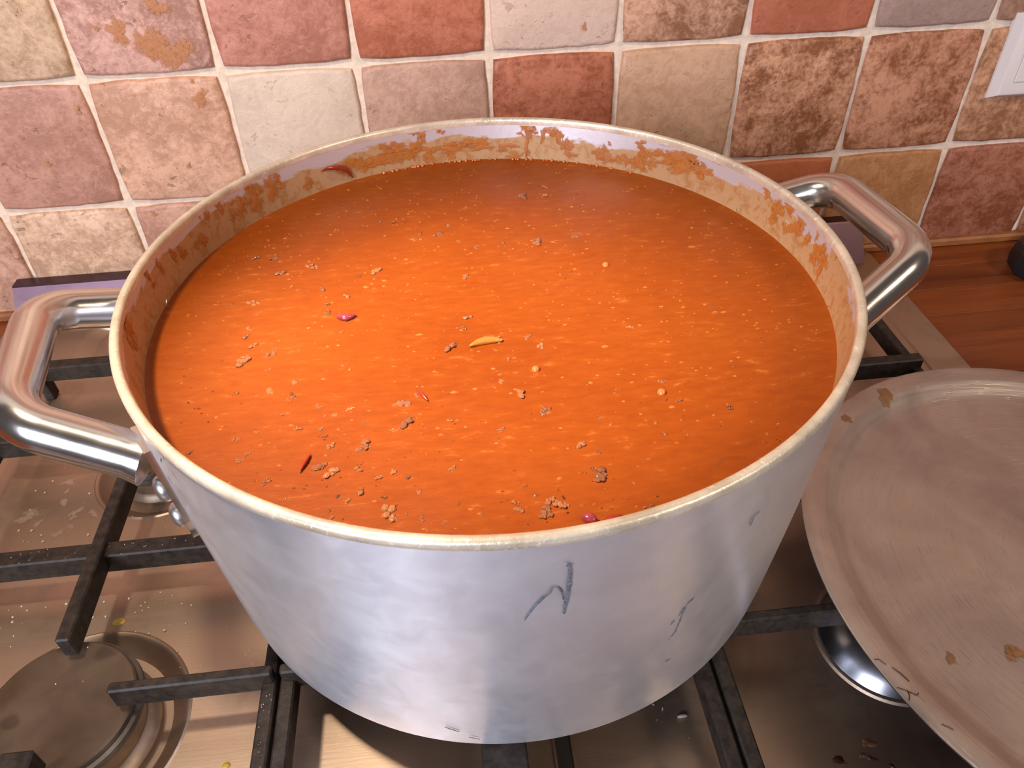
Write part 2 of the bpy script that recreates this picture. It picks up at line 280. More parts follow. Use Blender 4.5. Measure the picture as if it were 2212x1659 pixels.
def m_lid():
    t = NT('worn_lid_steel'); tc = t.add('ShaderNodeTexCoord'); sp = t.add('ShaderNodeSeparateXYZ'); t.link(tc.outputs['Object'], sp.inputs[0])
    x, y = sp.outputs[0], sp.outputs[1]
    r = t.math('SQRT', t.math('ADD', t.math('MULTIPLY', x, x), t.math('MULTIPLY', y, y))); th = t.math('ARCTAN2', y, x)
    v = t.add('ShaderNodeCombineXYZ', i_0=t.math('MULTIPLY', r, 260.0), i_1=t.math('MULTIPLY', th, 1.6)).outputs[0]
    v2 = t.add('ShaderNodeCombineXYZ', i_0=t.math('MULTIPLY', r, 700.0), i_1=t.math('MULTIPLY', th, 7.0)).outputs[0]
    s1 = t.noise(v, 1.0, 4, .65); s2 = t.noise(v2, 1.0, 3, .6); blot = t.noise(tc.outputs['Object'], 16, 5, .6, .8)
    sc = t.ramp(s2, [(.62, B4), (.72, W4)])
    c = t.mix(t.ramp(blot, [(.35, B4), (.7, W4)]), (.48, .40, .36, 1), (.68, .58, .50, 1))
    rr = t.math('ADD', .20, t.math('MULTIPLY', s1, .30)); rr = t.math('ADD', rr, t.math('MULTIPLY', blot, .12))
    t.set(Base_Color=c, Metallic=.90, Roughness=rr)
    t.bump(t.math('ADD', s1, t.math('MULTIPLY', sc, 1.1)), .38, .0007)
    return t.m
M_lid = m_lid()

def m_alu_out():
    t = NT('brushed_aluminium'); tc = t.add('ShaderNodeTexCoord'); sp = t.add('ShaderNodeSeparateXYZ'); t.link(tc.outputs['Object'], sp.inputs[0])
    th = t.math('ARCTAN2', sp.outputs[1], sp.outputs[0])
    v = t.add('ShaderNodeCombineXYZ', i_0=t.math('MULTIPLY', th, 2.2), i_1=t.math('MULTIPLY', sp.outputs[2], 420.0)).outputs[0]
    v2 = t.add('ShaderNodeCombineXYZ', i_0=t.math('MULTIPLY', th, 9.0), i_1=t.math('MULTIPLY', sp.outputs[2], 55.0)).outputs[0]
    g = t.noise(v, 1.0, 4, .65); d = t.noise(v2, 1.0, 5, .62, .6); sp_ = t.noise(tc.outputs['Object'], 260, 2, .5)
    speck = t.ramp(sp_, [(.735, B4), (.76, W4)])
    c = t.mix(t.ramp(d, [(.35, B4), (.68, W4)]), (.76, .76, .81, 1), (.84, .84, .88, 1))
    c = t.mix(t.math('MULTIPLY', speck, .6), c, (.92, .90, .90, 1))
    t.set(Base_Color=c, Metallic=.80, Roughness=t.math('ADD', .32, t.math('MULTIPLY', d, .12)), Anisotropic=.80, Anisotropic_Rotation=.25)
    tg = t.add('ShaderNodeTangent', direction_type='RADIAL', axis='Z'); t.link(tg.outputs[0], t.b.inputs['Tangent'])
    t.bump(g, .10, .0003)
    return t.m
def m_alu_in():
    t = NT('sauce_filmed_aluminium'); tc = t.add('ShaderNodeTexCoord'); sp = t.add('ShaderNodeSeparateXYZ'); t.link(tc.outputs['Object'], sp.inputs[0])
    th = t.math('ARCTAN2', sp.outputs[1], sp.outputs[0]); z = sp.outputs[2]
    v = t.add('ShaderNodeCombineXYZ', i_0=t.math('MULTIPLY', t.math('COSINE', th), 4.0), i_1=t.math('MULTIPLY', t.math('SINE', th), 4.0), i_2=t.math('MULTIPLY', z, 70.0)).outputs[0]
    big = t.noise(v, 1.1, 4, .6, .5); v3 = tc.outputs['Object']
    fine = t.noise(v3, 150, 5, .65, .8); fl = t.noise(v3, 420, 3, .6)
    up = t.math('DIVIDE', t.math('SUBTRACT', z, .1765), .026)               # 0 at the sauce, 1 at the lip
    # the film hangs lower where the wall faces the front of the room (azimuth ~ 60 deg)
    clean = t.math('MULTIPLY', t.math('MAXIMUM', t.math('COSINE', t.math('SUBTRACT', th, 1.1)), 0.0), .22)
    lim = t.math('SUBTRACT', .95, clean)
    film = t.math('SUBTRACT', t.math('ADD', lim, t.math('MULTIPLY', t.math('SUBTRACT', big, .5), 1.1)), up)
    film = t.ramp(film, [(.45, B4), (.56, W4)]) if False else t.math("MULTIPLY", t.math("ADD", film, .02), 14.0, True)
    flecks = t.ramp(fl, [(.60, B4), (.68, W4)])
    thick = t.math('MULTIPLY', t.ramp(fine, [(.50, B4), (.62, W4)]), film)
    c = t.mix(t.math('MULTIPLY', film, .90), (.64, .62, .66, 1), (.41, .215, .068, 1))
    c = t.mix(t.math('MULTIPLY', thick, .60), c, (.33, .125, .026, 1))
    c = t.mix(t.math('MULTIPLY', t.math('MULTIPLY', flecks, film), .40), c, (.30, .15, .06, 1))
    t.set(Base_Color=c, Metallic=t.math('SUBTRACT', .62, t.math('MULTIPLY', film, .45)), Roughness=.42)
    t.bump(fine, .2, .0006)
    return t.m
M_alu = m_alu_out(); M_alin = m_alu_in()
def m_rim():
    t = NT('rim_aluminium'); co = t.coord(); n = t.noise(co, 420, 3, .6); n2 = t.noise(co, 60, 4, .6)
    sp = t.ramp(n, [(.60, B4), (.68, W4)])
    c = t.mix(t.ramp(n2, [(.35, B4), (.7, W4)]), (.54, .46, .35, 1), (.82, .73, .58, 1)); c = t.mix(t.math('MULTIPLY', sp, .6), c, (.95, .90, .82, 1))  # pale cream base stands in for lamp glare on the lip
    t.set(Base_Color=c, Metallic=.45, Roughness=.34); t.bump(n, .35, .0006)
    return t.m
M_rim = m_rim()
M_mark = simple('dark_scuff', (.15, .15, .17, 1), .9, 0, 700, .5, 0, .05)
M_iron = NT('enamelled_iron')
_n = M_iron.noise(M_iron.coord(), 160, 5, .7); _d = M_iron.noise(M_iron.coord(), 900, 2, .5)
M_iron.set(Base_Color=M_iron.mix(M_iron.ramp(_n, [(.35, B4), (.7, W4)]), (.016, .012, .010, 1), (.052, .038, .029, 1)), Roughness=.46, Specular_IOR_Level=.22); M_iron.bump(_d, .25, .0004); M_iron = M_iron.m
def m_cap():
    t = NT('burner_cap_enamel'); co = t.coord(); n = t.noise(co, 55, 4, .6, .4); b = t.noise(co, 45, 1.5, .4)
    c = t.mix(t.ramp(n, [(.3, B4), (.7, W4)]), (.070, .042, .025, 1), (.108, .070, .043, 1))
    c = t.mix(t.math('MULTIPLY', t.ramp(b, [(.60, B4), (.66, W4)]), .65), c, (.036, .019, .012, 1))
    t.set(Base_Color=c, Roughness=.46, Specular_IOR_Level=.4); t.bump(n, .1, .0006); return t.m
M_cap = m_cap()
M_capside = simple('cap_edge', (.10, .085, .07, 1), .4, .4, 120, .3)
M_crown = simple('burner_crown', (.30, .22, .16, 1), .45, .7, 80, .3)
M_black = simple('black_plastic', (.012, .011, .012, 1), .4)
M_white = simple('white_plastic', lin(226, 214, 206), .35)
M_dark = simple('dark_matte', (.03, .025, .022, 1), .8)

def m_sauce():
    t = NT('tomato_sauce'); co = t.coord(); st = t.coord('Object', (.55, 1.6, 1))
    n1 = t.noise(co, 7, 3, .5, .4); n2 = t.noise(st, 190, 5, .65, .3); n3 = t.noise(st, 520, 3, .6)
    f = t.math('ADD', t.math('MULTIPLY', n1, .5), t.math('MULTIPLY', n2, .5))
    c = t.ramp(f, [(.34, (.180, .033, .0018, 1)), (.52, (.224, .0445, .0026, 1)), (.70, (.262, .060, .0056, 1))])
    c = t.mix(t.math('MULTIPLY', t.ramp(n2, [(.62, B4), (.72, W4)]), .35), c, (.40, .15, .042, 1))
    t.set(Base_Color=c, Roughness=.40, Specular_IOR_Level=.24)
    t.bump(t.math('ADD', n2, t.math('MULTIPLY', n3, .5)), .16, .0012)
    return t.m
M_sauce = m_sauce()
def m_mince():
    t = NT('minced_meat'); co = t.coord(); oi = t.add('ShaderNodeObjectInfo')
    n = t.noise(co, 900, 3, .6); k = t.math('ADD', t.math('MULTIPLY', n, .6), t.math('MULTIPLY', oi.outputs['Random'], .4))
    c = t.ramp(k, [(.25, (.15, .045, .018, 1)), (.55, (.28, .090, .030, 1)), (.8, (.40, .155, .055, 1))])
    t.set(Base_Color=c, Roughness=.25, Specular_IOR_Level=.4, Coat_Weight=.6, Coat_Roughness=.05); t.bump(n, .5, .0006); return t.m
M_mince = m_mince()
M_fleck = [simple('fleck_light', (.33, .100, .020, 1), .75, 0, None, 0, 0, .15), simple('fleck_mid', (.24, .060, .010, 1), .75, 0, None, 0, 0, .15), simple('fleck_dark', (.16, .045, .015, 1), .4)]
M_bean = simple('bean_skin', (.24, .030, .050, 1), .18, 0, 300, .2, 0, .5, .4)
M_red = simple('tomato_skin', (.24, .022, .008, 1), .2, 0, 300, .2, 0, .5, .4)
M_onion = simple('onion_flesh', (.42, .135, .025, 1), .25, 0, 300, .15, 0, .5, .3)
M_bub = simple('oily_bubble', (.55, .13, .03, 1), .04, 0, None, 0, 0, .8, 1.0)
M_stain = simple('dried_sauce', (.40, .145, .026, 1), .42, 0, 300, .35, .3)
M_stain2 = simple('dried_sauce_tile', (.56, .21, .055, 1), .5, 0, 300, .3, .3)
def m_feather(name, ca, cb, rough, scale, gain, maxa):
    t = NT(name); at = t.add('ShaderNodeAttribute', attribute_name='cover'); n = t.noise(t.coord(), scale, 5, .68, .5); n2 = t.noise(t.coord(), scale*.35, 3, .6)
    a = t.math('ADD', at.outputs['Fac'], t.math('MULTIPLY', t.math('SUBTRACT', t.math('ADD', t.math('MULTIPLY', n, .6), t.math('MULTIPLY', n2, .4)), .5), 3.4))
    a = t.math('MULTIPLY', t.math('MULTIPLY', t.math('SUBTRACT', a, .22), gain, True), maxa)
    t.set(Base_Color=t.mix(t.ramp(n, [(.35, B4), (.65, W4)]), ca, cb), Roughness=rough)
    tr = t.add('ShaderNodeBsdfTransparent'); mx = t.add('ShaderNodeMixShader')
    t.link(a, mx.inputs[0]); t.link(tr.outputs[0], mx.inputs[1]); t.link(t.b.outputs[0], mx.inputs[2]); t.link(mx.outputs[0], t.out.inputs[0]); return t.m
def feather(o, edge_z):
    """colour attribute: 0 on the outline of every blob, 1 inside"""
    at = o.data.color_attributes.new('cover', 'FLOAT_COLOR', 'POINT')
    for i, v in enumerate(edge_z): at.data[i].color = (v, v, v, 1)
M_stain = m_feather('dried_sauce', (.40, .115, .018, 1), (.46, .165, .036, 1), .42, 380, 2.4, .78)
M_lidspot = m_feather('old_sauce_spot', (.22, .095, .034, 1), (.32, .15, .055, 1), .45, 420, 2.2, .80)
M_stain2 = m_feather('dried_sauce_tile', (.46, .17, .060, 1), (.56, .26, .12, 1), .5, 420, 3.0, .80)
M_crumb = simple('white_crumb', (.78, .70, .58, 1), .55)
M_rice = simple('rice', (.40, .36, .31, 1), .5)
M_yellow = simple('yellow_drop', (.62, .40, .05, 1), .35)
M_drop = simple('brown_drop', (.055, .018, .012, 1), .3)
M_burn = simple('burnt_film', (.22, .10, .05, 1), .45, .3, 200, .4)
M_smear = m_feather('dried_smear', (.62, .48, .38, 1), (.74, .60, .48, 1), .6, 260, 2.0, .32)

# ---------------------------------------------------------------- wall of tumbled tiles
floor = tag(obj('floor', box(bmesh.new(), -1.6, 2.2, -2.6, .10, -.95, -.90), simple('floor_tiles', lin(216, 218, 228), .5), None, 0), kind='structure')
wall = obj('wall_back', box(bmesh.new(), -1.6, 2.2, .0035, .10, -.90, 1.6), M_grout, None, 0)
tag(wall, None, None, None, 'structure')
def tile_mesh(seed):
    rnd = random.Random(seed); bm = bmesh.new(); n = 10; half = .0480
    def ring(hh, y, wob, cr):
        pts = []
        for s in range(4):
            for k in range(n):
                u = -1 + 2*k/n
                px, pz = [(u, -1), (1, u), (-u, 1), (-1, -u)][s]
                d = max(abs(px), abs(pz)); l = math.hypot(px, pz)
                kk = hh*(1 - cr*max(0, l-1.12)/.294)
                w = wob*(noise.noise(Vector((px*3.1+seed*7, pz*3.1, 0)))*1.0 + noise.noise(Vector((px*9+seed*3, pz*9, 5)))*.7)
                f = (kk + w)
                pts.append(bm.verts.new((px*f, y, pz*f)))
        return pts
    rs = [ring(half, .0045, .0005, .03), ring(half-.0002, .0016, .0008, .035), ring(half-.0009, .0003, .0010, .04), ring(half-.0030, -.0004, .0009, .05)]
    N = 4*n
    for a, b in zip(rs, rs[1:]):
        for k in range(N): bm.faces.new((a[k], a[(k+1) % N], b[(k+1) % N], b[k]))
    c = bm.verts.new((0, -.0004, 0))
    for k in range(N): bm.faces.new((rs[-1][k], rs[-1][(k+1) % N], c))
    bmesh.ops.recalc_face_normals(bm, faces=bm.faces)
    me = bpy.data.meshes.new('tile'); bm.to_mesh(me); bm.free(); me.materials.append(M_tile)
    for p in me.polygons: p.use_smooth = True
    me.set_sharp_from_angle(angle=math.radians(50))
    return me
TM = [tile_mesh(s) for s in range(6)]
TC = {  # (column, row): sRGB colour, mottling
 (-2,2):((214,168,140),.5), (-1,2):((208,174,142),.55), (0,2):((210,160,146),.65), (1,2):((200,132,112),.40), (2,2):((196,112,82),.40), (3,2):((228,194,174),.12), (4,2):((214,156,122),.85), (5,2):((204,116,84),.18), (6,2):((184,150,136),.22), (7,2):((178,130,104),.4), (8,2):((196,150,120),.5),
 (-2,1):((206,160,132),.5), (-1,1):((196,142,122),.40), (0,1):((220,168,138),.50), (1,1):((222,196,174),.15), (2,1):((196,152,130),.35), (3,1):((178,96,62),.55), (4,1):((216,168,132),.30), (5,1):((206,140,98),.95), (6,1):((200,130,90),.85), (7,1):((206,146,104),.75), (8,1):((190,140,110),.6),
 (-2,0):((206,158,134),.5), (-1,0):((222,182,150),.60), (0,0):((198,146,122),.4), (1,0):((204,154,126),.4), (2,0):((190,138,112),.4), (3,0):((200,150,120),.4), (4,0):((196,150,124),.4), (5,0):((196,106,62),.15), (6,0):((200,136,84),.35), (7,0):((172,98,66),.60), (8,0):((180,112,76),.6)}
pal = [((214,170,140),.5), ((200,130,104),.4), ((226,194,168),.2), ((190,140,112),.7), ((188,112,80),.4), ((206,160,134),.5)]
rt = random.Random(11); tile_at = {}
for j in range(0, 8):
    for i in range(-9, 16):
        col, mo = TC.get((i, j), rt.choice(pal))
        o = bpy.data.objects.new('tile', TM[rt.randrange(6)]); C.objects.link(o); o.parent = wall
        o.location = (i*.1+.05, rt.uniform(-.0004, .0004), j*.1+.05)
        o.rotation_euler = (rt.uniform(-.006, .006), rt.choice((0, PI/2, PI, -PI/2)) if j or True else 0, rt.uniform(-.006, .006))
        g_ = sum(col)/3; c = lin(*[(v*.96+g_*.04)*(.95 if i < 4 else .91) for v in col]); o.color = (c[0], c[1], c[2], mo); tile_at[(i, j)] = o  # right columns get a darker colour, standing in for the weaker light there
# sauce spots dried on the tiles
for q, (x, z, s) in enumerate(TILESTAIN):
    tl = tile_at[(math.floor(x/.1), math.floor(z/.1))]
    bm = bmesh.new(); puddle(bm, 0, 0, 0, s*.80, s*.70, .0002, .45, q+5, 20, q*1.3, 0, .55)
    st = obj('sauce_stain', bm, M_stain2, tl, 60); feather(st, [0]*20+[.6]*20+[1])
    st.matrix_parent_inverse = Matrix.Identity(4)
    tm = Matrix.LocRotScale(tl.location, tl.rotation_euler, None)
    st.matrix_local = tm.inverted() @ Matrix.Translation((x, -.0010, z)) @ Matrix.Rotation(PI/2, 4, 'X')
bead = obj('trim_1', box(bmesh.new(), -.95, 1.65, -.006, .0035, .0, .0085, .002), M_seal, None, 0); tag(bead, kind='structure')

# ---------------------------------------------------------------- wooden worktop
wt = empty('worktop', (0, 0, 0), 'oiled reddish butcher block worktop of glued staves around the hob', 'worktop')
rw = random.Random(3)
def staves(x0, x1, y0, y1, wid):
    y = y1
    while y > y0+.004:
        yb = max(y0, y-wid*rw.uniform(.9, 1.1)); x = x0; first = True
        while x < x1-.001:
            xe = min(x1, x + rw.uniform(.25, .55)*(rw.uniform(.3, 1) if first else 1)); first = False
            if x1-xe < .06: xe = x1
            dz = rw.uniform(-.0005, 0)
            o = obj('stave', box(bmesh.new(), x-.5*(x+xe), xe-.5*(x+xe), (yb-y)/2+.0001, (y-yb)/2-.0001, -.038, 0, .00015), M_wood, wt, 0)
            o.location = ((x+xe)/2, (y+yb)/2, dz); x = xe
        y = yb
staves(.628, 1.40, -.62, -.0005, .037)
staves(-.85, -.107, -.62, -.0005, .037)
obj('front_board', box(bmesh.new(), -.106, .627, -.62, -.52, -.038, 0, .001), M_wood, wt, 0)
obj('rear_board', box(bmesh.new(), -.106, .627, -.034, -.0005, -.038, -.0002, .001), M_wood, wt, 0)

# ---------------------------------------------------------------- gas hob
CX = .2618
hob = empty('gas_hob', (CX, -.28, 0), 'brushed stainless steel gas hob set into the wooden worktop', 'hob')
def hparent(o): o.parent = hob; o.location = Vector(o.location) - hob.location; return o
def hobj(name, bm, m, smooth=35): return hparent(obj(name, bm, m, None, smooth))
def rect_loop(bm, x0, x1, y0, y1, z, r, n=6):
    vs = []
    for cx, cy, a0 in ((x1-r, y0+r, -90), (x1-r, y1-r, 0), (x0+r, y1-r, 90), (x0+r, y0+r, 180)):
        for k in range(n+1):
            a = math.radians(a0 + 90*k/n); vs.append(bm.verts.new((cx+r*math.cos(a), cy+r*math.sin(a), z)))
    return vs
WELLS = [(.0450, -.3935, .0548), (.0450, -.2100, .0420), (.4786, -.3935, .0376), (.4786, -.2100, .0500), (CX, -.3000, .0740)]
bm = bmesh.new()
loops = [rect_loop(bm, -.1262, .6470, -.535, -.0130, .0000, .006),
         rect_loop(bm, -.1258, .6466, -.5345, -.0135, .0078, .006),
         rect_loop(bm, -.1245, .6453, -.533, -.0150, .0088, .006),
         rect_loop(bm, -.0950, .6165, -.505, -.0350, .0088, .008),
         rect_loop(bm, -.0935, .6150, -.503, -.0356, .0072, .008),
         rect_loop(bm, -.0580, .5816, -.497, -.0362, .0068, .010),
         rect_loop(bm, -.0545, .5781, -.495, -.0366, .0062, .012),
         rect_loop(bm, -.0455, .5691, -.492, -.0376, .0034, .014),
         rect_loop(bm, -.0425, .5661, -.490, -.0382, .0030, .014)]
N = len(loops[0])
for a, b in zip(loops, loops[1:]):
    for k in range(N): bm.faces.new((a[k], a[(k+1) % N], b[(k+1) % N], b[k]))
inner = loops[-1]
edges = [bm.edges.get((inner[k], inner[(k+1) % N])) for k in range(N)]
for (wx, wy, wr) in WELLS:
    dp = .0075 if wr > .045 else .0065
    w = (.0095 if wr > .045 else (.0088 if wr > .04 else .0200))
    prof = [(wr+.0022, .0030), (wr+.0010, .0037), (wr, .0034), (wr-.0014, .0022), (wr-w*.55, .0030-dp*.62), (wr-w, .0030-dp), (wr-w-.006, .0030-dp-.0004), (wr*.45, .0030-dp-.0004), (0, .0030-dp-.0004)]
    if abs(wr-.0376) < 1e-6:      # the small burner stands on a polished raised boss
        prof = [(wr+.0024, .0030), (wr+.0012, .0040), (wr, .0042), (wr-.0010, .0036), (wr-.0016, .0042), (wr-.0045, .0080), (wr-.0090, .0116), (wr-.0150, .0140), (wr-.0220, .0152), (0, .0154)]
        rings = lathe(bm, prof, 72, (wx, wy), [0, 0, 0, 1, 1, 1, 1, 1, 1])
    else: rings = lathe(bm, prof, 72, (wx, wy))
    r0 = rings[0]
    edges += [bm.edges.get((r0[k], r0[(k+1) % 72])) for k in range(72)]
bmesh.ops.triangle_fill(bm, use_beauty=True, use_dissolve=False, edges=edges)
bmesh.ops.recalc_face_normals(bm, faces=bm.faces)
pan = hobj('pan', bm, [M_hob, M_dome], 28)
if sum(p.normal.z*p.area for p in pan.data.polygons) < 0: pan.data.flip_normals()
# raised rear upstand with a polished top flange
bm = bmesh.new()
prof = [(-.0358, .0070), (-.0135, .0392), (-.0122, .0404), (-.0015, .0404), (-.0015, .0070)]
A = [bm.verts.new((-.1130, y, z)) for y, z in prof]; Bv = [bm.verts.new((.6330, y, z)) for y, z in prof]
for k in range(5): bm.faces.new((A[k], A[(k+1) % 5], Bv[(k+1) % 5], Bv[k]))
bm.faces.new(A[::-1]); bm.faces.new(Bv); bmesh.ops.recalc_face_normals(bm, faces=bm.faces)
hobj('upstand', bm, M_upst, 0)
for sx in (-.0300, .5550):
    o = obj('dark_mark', box(bmesh.new(), -.0024, .0024, -.0085, .0085, -.0004, .0004, .0003), M_dark, None, 0)  # small dark strip lying on the sloped face
    o.location = (sx, -.0250, .0228); o.rotation_euler = (math.atan2(.0322, .0223), 0, .10); hparent(o)
# narrow dark strip between two steel lips, front middle of the pan
hobj('dark_strip', box(bmesh.new(), .2880, .2960, -.480, -.385, .0029, .0034, .0001), M_dark, 0)
for gx in (.2874, .2963):
    hobj('strip_lip', box(bmesh.new(), gx-.0007, gx+.0007, -.480, -.385, .0029, .0044, .0004), M_hob, 40)
# dried smears on the pan
bm = bmesh.new()
for q, (x, y, s) in enumerate(SMEAR): puddle(bm, x, y, .00325, s*.65, s*.42, .00010, .5, q+40, 20, .5+q, 0, .5)
sm = tag(hobj('grease_smears', bm, M_smear, 60), kind='stuff'); feather(sm, ([0]*20+[.6]*20+[1])*len(SMEAR))

# ---------------------------------------------------------------- burners
def burner(x, y, rc, zf, ztop, label):
    b = empty('gas_burner', (x, y, 0), label, 'burner')
    bm = bmesh.new(); lathe(bm, [(0, zf), (rc*1.06, zf), (rc*1.08, zf+.003), (rc*1.02, zf+.006), (rc*.93, zf+.0075), (rc*.93, ztop-.009), (0, ztop-.009)], 64)
    bmesh.ops.recalc_face_normals(bm, faces=bm.faces)
    obj('crown', bm, M_crown, b)
    bm = bmesh.new()
    lathe(bm, [(0, ztop-.0088), (rc*1.03, ztop-.0088), (rc*1.045, ztop-.0075), (rc*1.035, ztop-.0045), (rc*.985, ztop-.0038), (rc*.975, ztop-.0008), (rc*.95, ztop), (rc*.5, ztop-.0001), (0, ztop)], 96, (0, 0), [1, 1, 1, 1, 1, 0, 0, 0])
    bmesh.ops.recalc_face_normals(bm, faces=bm.faces)
    obj('cap', bm, [M_cap, M_capside], b, 30)
    return b
burner(.0450, -.3935, .0372, -.0048, .0270, 'large gas burner with a flat brown spotted cap at the front left')
burner(.0450, -.2100, .0250, -.0038, .0230, 'small dark gas burner behind the large left one, under the pot handle')
burner(.4786, -.3935, .0130, .0150, .0290, 'small gas burner on a shiny round boss, mostly under the lid')
burner(.4786, -.2100, .0330, -.0048, .0270, 'gas burner at the back right, hidden behind the pot')
burner(CX, -.3000, .0520, -.0048, .0240, 'wide wok burner under the aluminium pot')

# ---------------------------------------------------------------- cast iron pan supports
def grate(label, x0, x1, fingers, wide=.0072):
    g = empty('pan_support', ((x0+x1)/2, -.3075, 0), label, 'pan support', 'cast iron pan supports')
    def part(name, *a, bev=.0009):
        o = obj(name, box(bmesh.new(), *a, bev), M_iron, None, 0)
        o.parent = g; o.location = -g.location; return o
    part('side_bar', x0, x0+wide, -.498, -.1172, .024, .0370); part('side_bar', x1-wide, x1, -.498, -.1172, .024, .0370)
    part('cross_bar', x0+wide*.9, x1-wide*.9, -.1277, -.1172, .0242, .0372); part('cross_bar', x0+wide*.9, x1-wide*.9, -.498, -.488, .0242, .0372)
    for f in fingers: part(*f)
    for fx in (x0, x1-wide):
        for fy in (-.498, -.1272): part('foot', fx, fx+wide, fy, fy+.010, .0064 if abs((fx+wide/2)-CX) > .30 else .0034, .0250)
    return g
ft = .0448
def side_fingers(x0, x1, cx, ytip, w=.0027):
    return [('finger', x0+.001, cx-.0305, y-w, y+w, .0300, ft) for y in ytip] + [('finger', cx+.0305, x1-.001, y-w, y+w, .0300, ft) for y in ytip]
def outer_set(x0, x1, cx, mir):
    fs = [('cross_bar', x0+.006, x1-.006, -.3131, -.3022, .0262, .0410)]
    a, b = (cx-.0040, cx+.0036) if not mir else (cx-.0036, cx+.0040)
    fs += [('finger', a, b, -.3675, -.2360, .0302, ft), ('finger', a, b, -.1830, -.1190, .0302, ft)]
    fs += [('front_finger', cx-.0090, cx+.0060, -.4960, -.4226, .0300, ft)]
    fs += side_fingers(x0, x1, cx, (-.3961,)) + [('finger', x0+.001, cx-.030, -.2140, -.2054, .0300, ft), ('finger', cx+.030, x1-.001, -.2140, -.2054, .0300, ft)]
    return fs
grate('left cast iron pan support beside the pot, over the two left burners', -.0600, .1543, outer_set(-.0600, .1543, .0450, False))
grate('right cast iron pan support half covered by the steel lid', .3693, .5836, outer_set(.3693, .5836, .4786, True))
grate('middle cast iron pan support carrying the big pot', .1562, .3674,
      [('front_finger', .2518, .2722, -.4960, -.3560, .0300, ft), ('finger', CX-.004, CX+.004, -.2450, -.1190, .0300, ft),
       ('finger', .1570, .2050, -.3988, -.3934, .0300, ft), ('finger', .3186, .3666, -.3988, -.3934, .0300, ft),
       ('finger', .1570, .2080, -.3040, -.2980, .0300, ft), ('finger', .3156, .3666, -.3040, -.2980, .0300, ft)])

# ---------------------------------------------------------------- the big pot
PX, PY = .27506, -.29565
ZB, ZR = .0450, .20597
RB, RT, TH = .1526, .16334, .0045
def th_(z): return .0035 + .0011*min(1.0, max(0.0, (ZR-z)/.026))
def rout(z): return RB + (RT-RB)*(z-ZB)/(ZR-ZB)
pot = empty('stock_pot', (PX, PY, 0), 'big dented brushed aluminium stock pot full of orange sauce, standing on the hob', 'pot')
prof = [(0, ZB), (RB-.010, ZB)]
for k in range(9):
    a = -PI/2 + k/8*math.radians(86); prof.append((RB-.0064+.0064*math.cos(a), ZB+.0064+.0064*math.sin(a)))
for k in range(1, 13):
    z = ZB+.0066 + (ZR-.0036-ZB-.0066)*k/12; prof.append((rout(z)+.0008*math.sin(PI*k/12), z))
nout = len(prof)-1
z = ZR-.0036; prof.append((rout(z)-th_(z), z))
for k in range(1, 9):
    z = ZR-.0036 - (ZR-.0036-ZB-.010)*k/8; prof.append((rout(z)-th_(z), z))
prof += [(RB-TH-.010, ZB+.005), (0, ZB+.005)]
bm = bmesh.new(); mats = [0]*nout + [1]*(len(prof)-1-nout); lathe(bm, prof, 160, (0, 0), mats)
bmesh.ops.recalc_face_normals(bm, faces=bm.faces)
body = obj('body', bm, [M_alu, M_alin], pot, 40)
bm = bmesh.new(); zr = ZR-.0036; ro = rout(zr)
T0 = th_(zr); lathe(bm, [(ro-T0-.0001, zr-.0002), (ro+.0002, zr-.0002), (ro+.0004, zr+.0010), (ro+.0004, zr+.0022), (ro-.0001, zr+.0032), (ro-.0010, zr+.0037), (ro-T0+.0011, zr+.0037), (ro-T0+.0002, zr+.0031), (ro-T0-.0001, zr+.0018), (ro-T0-.0001, zr-.0002)], 160)
bmesh.ops.recalc_face_normals(bm, faces=bm.faces); obj('rim', bm, M_rim, pot, 50)

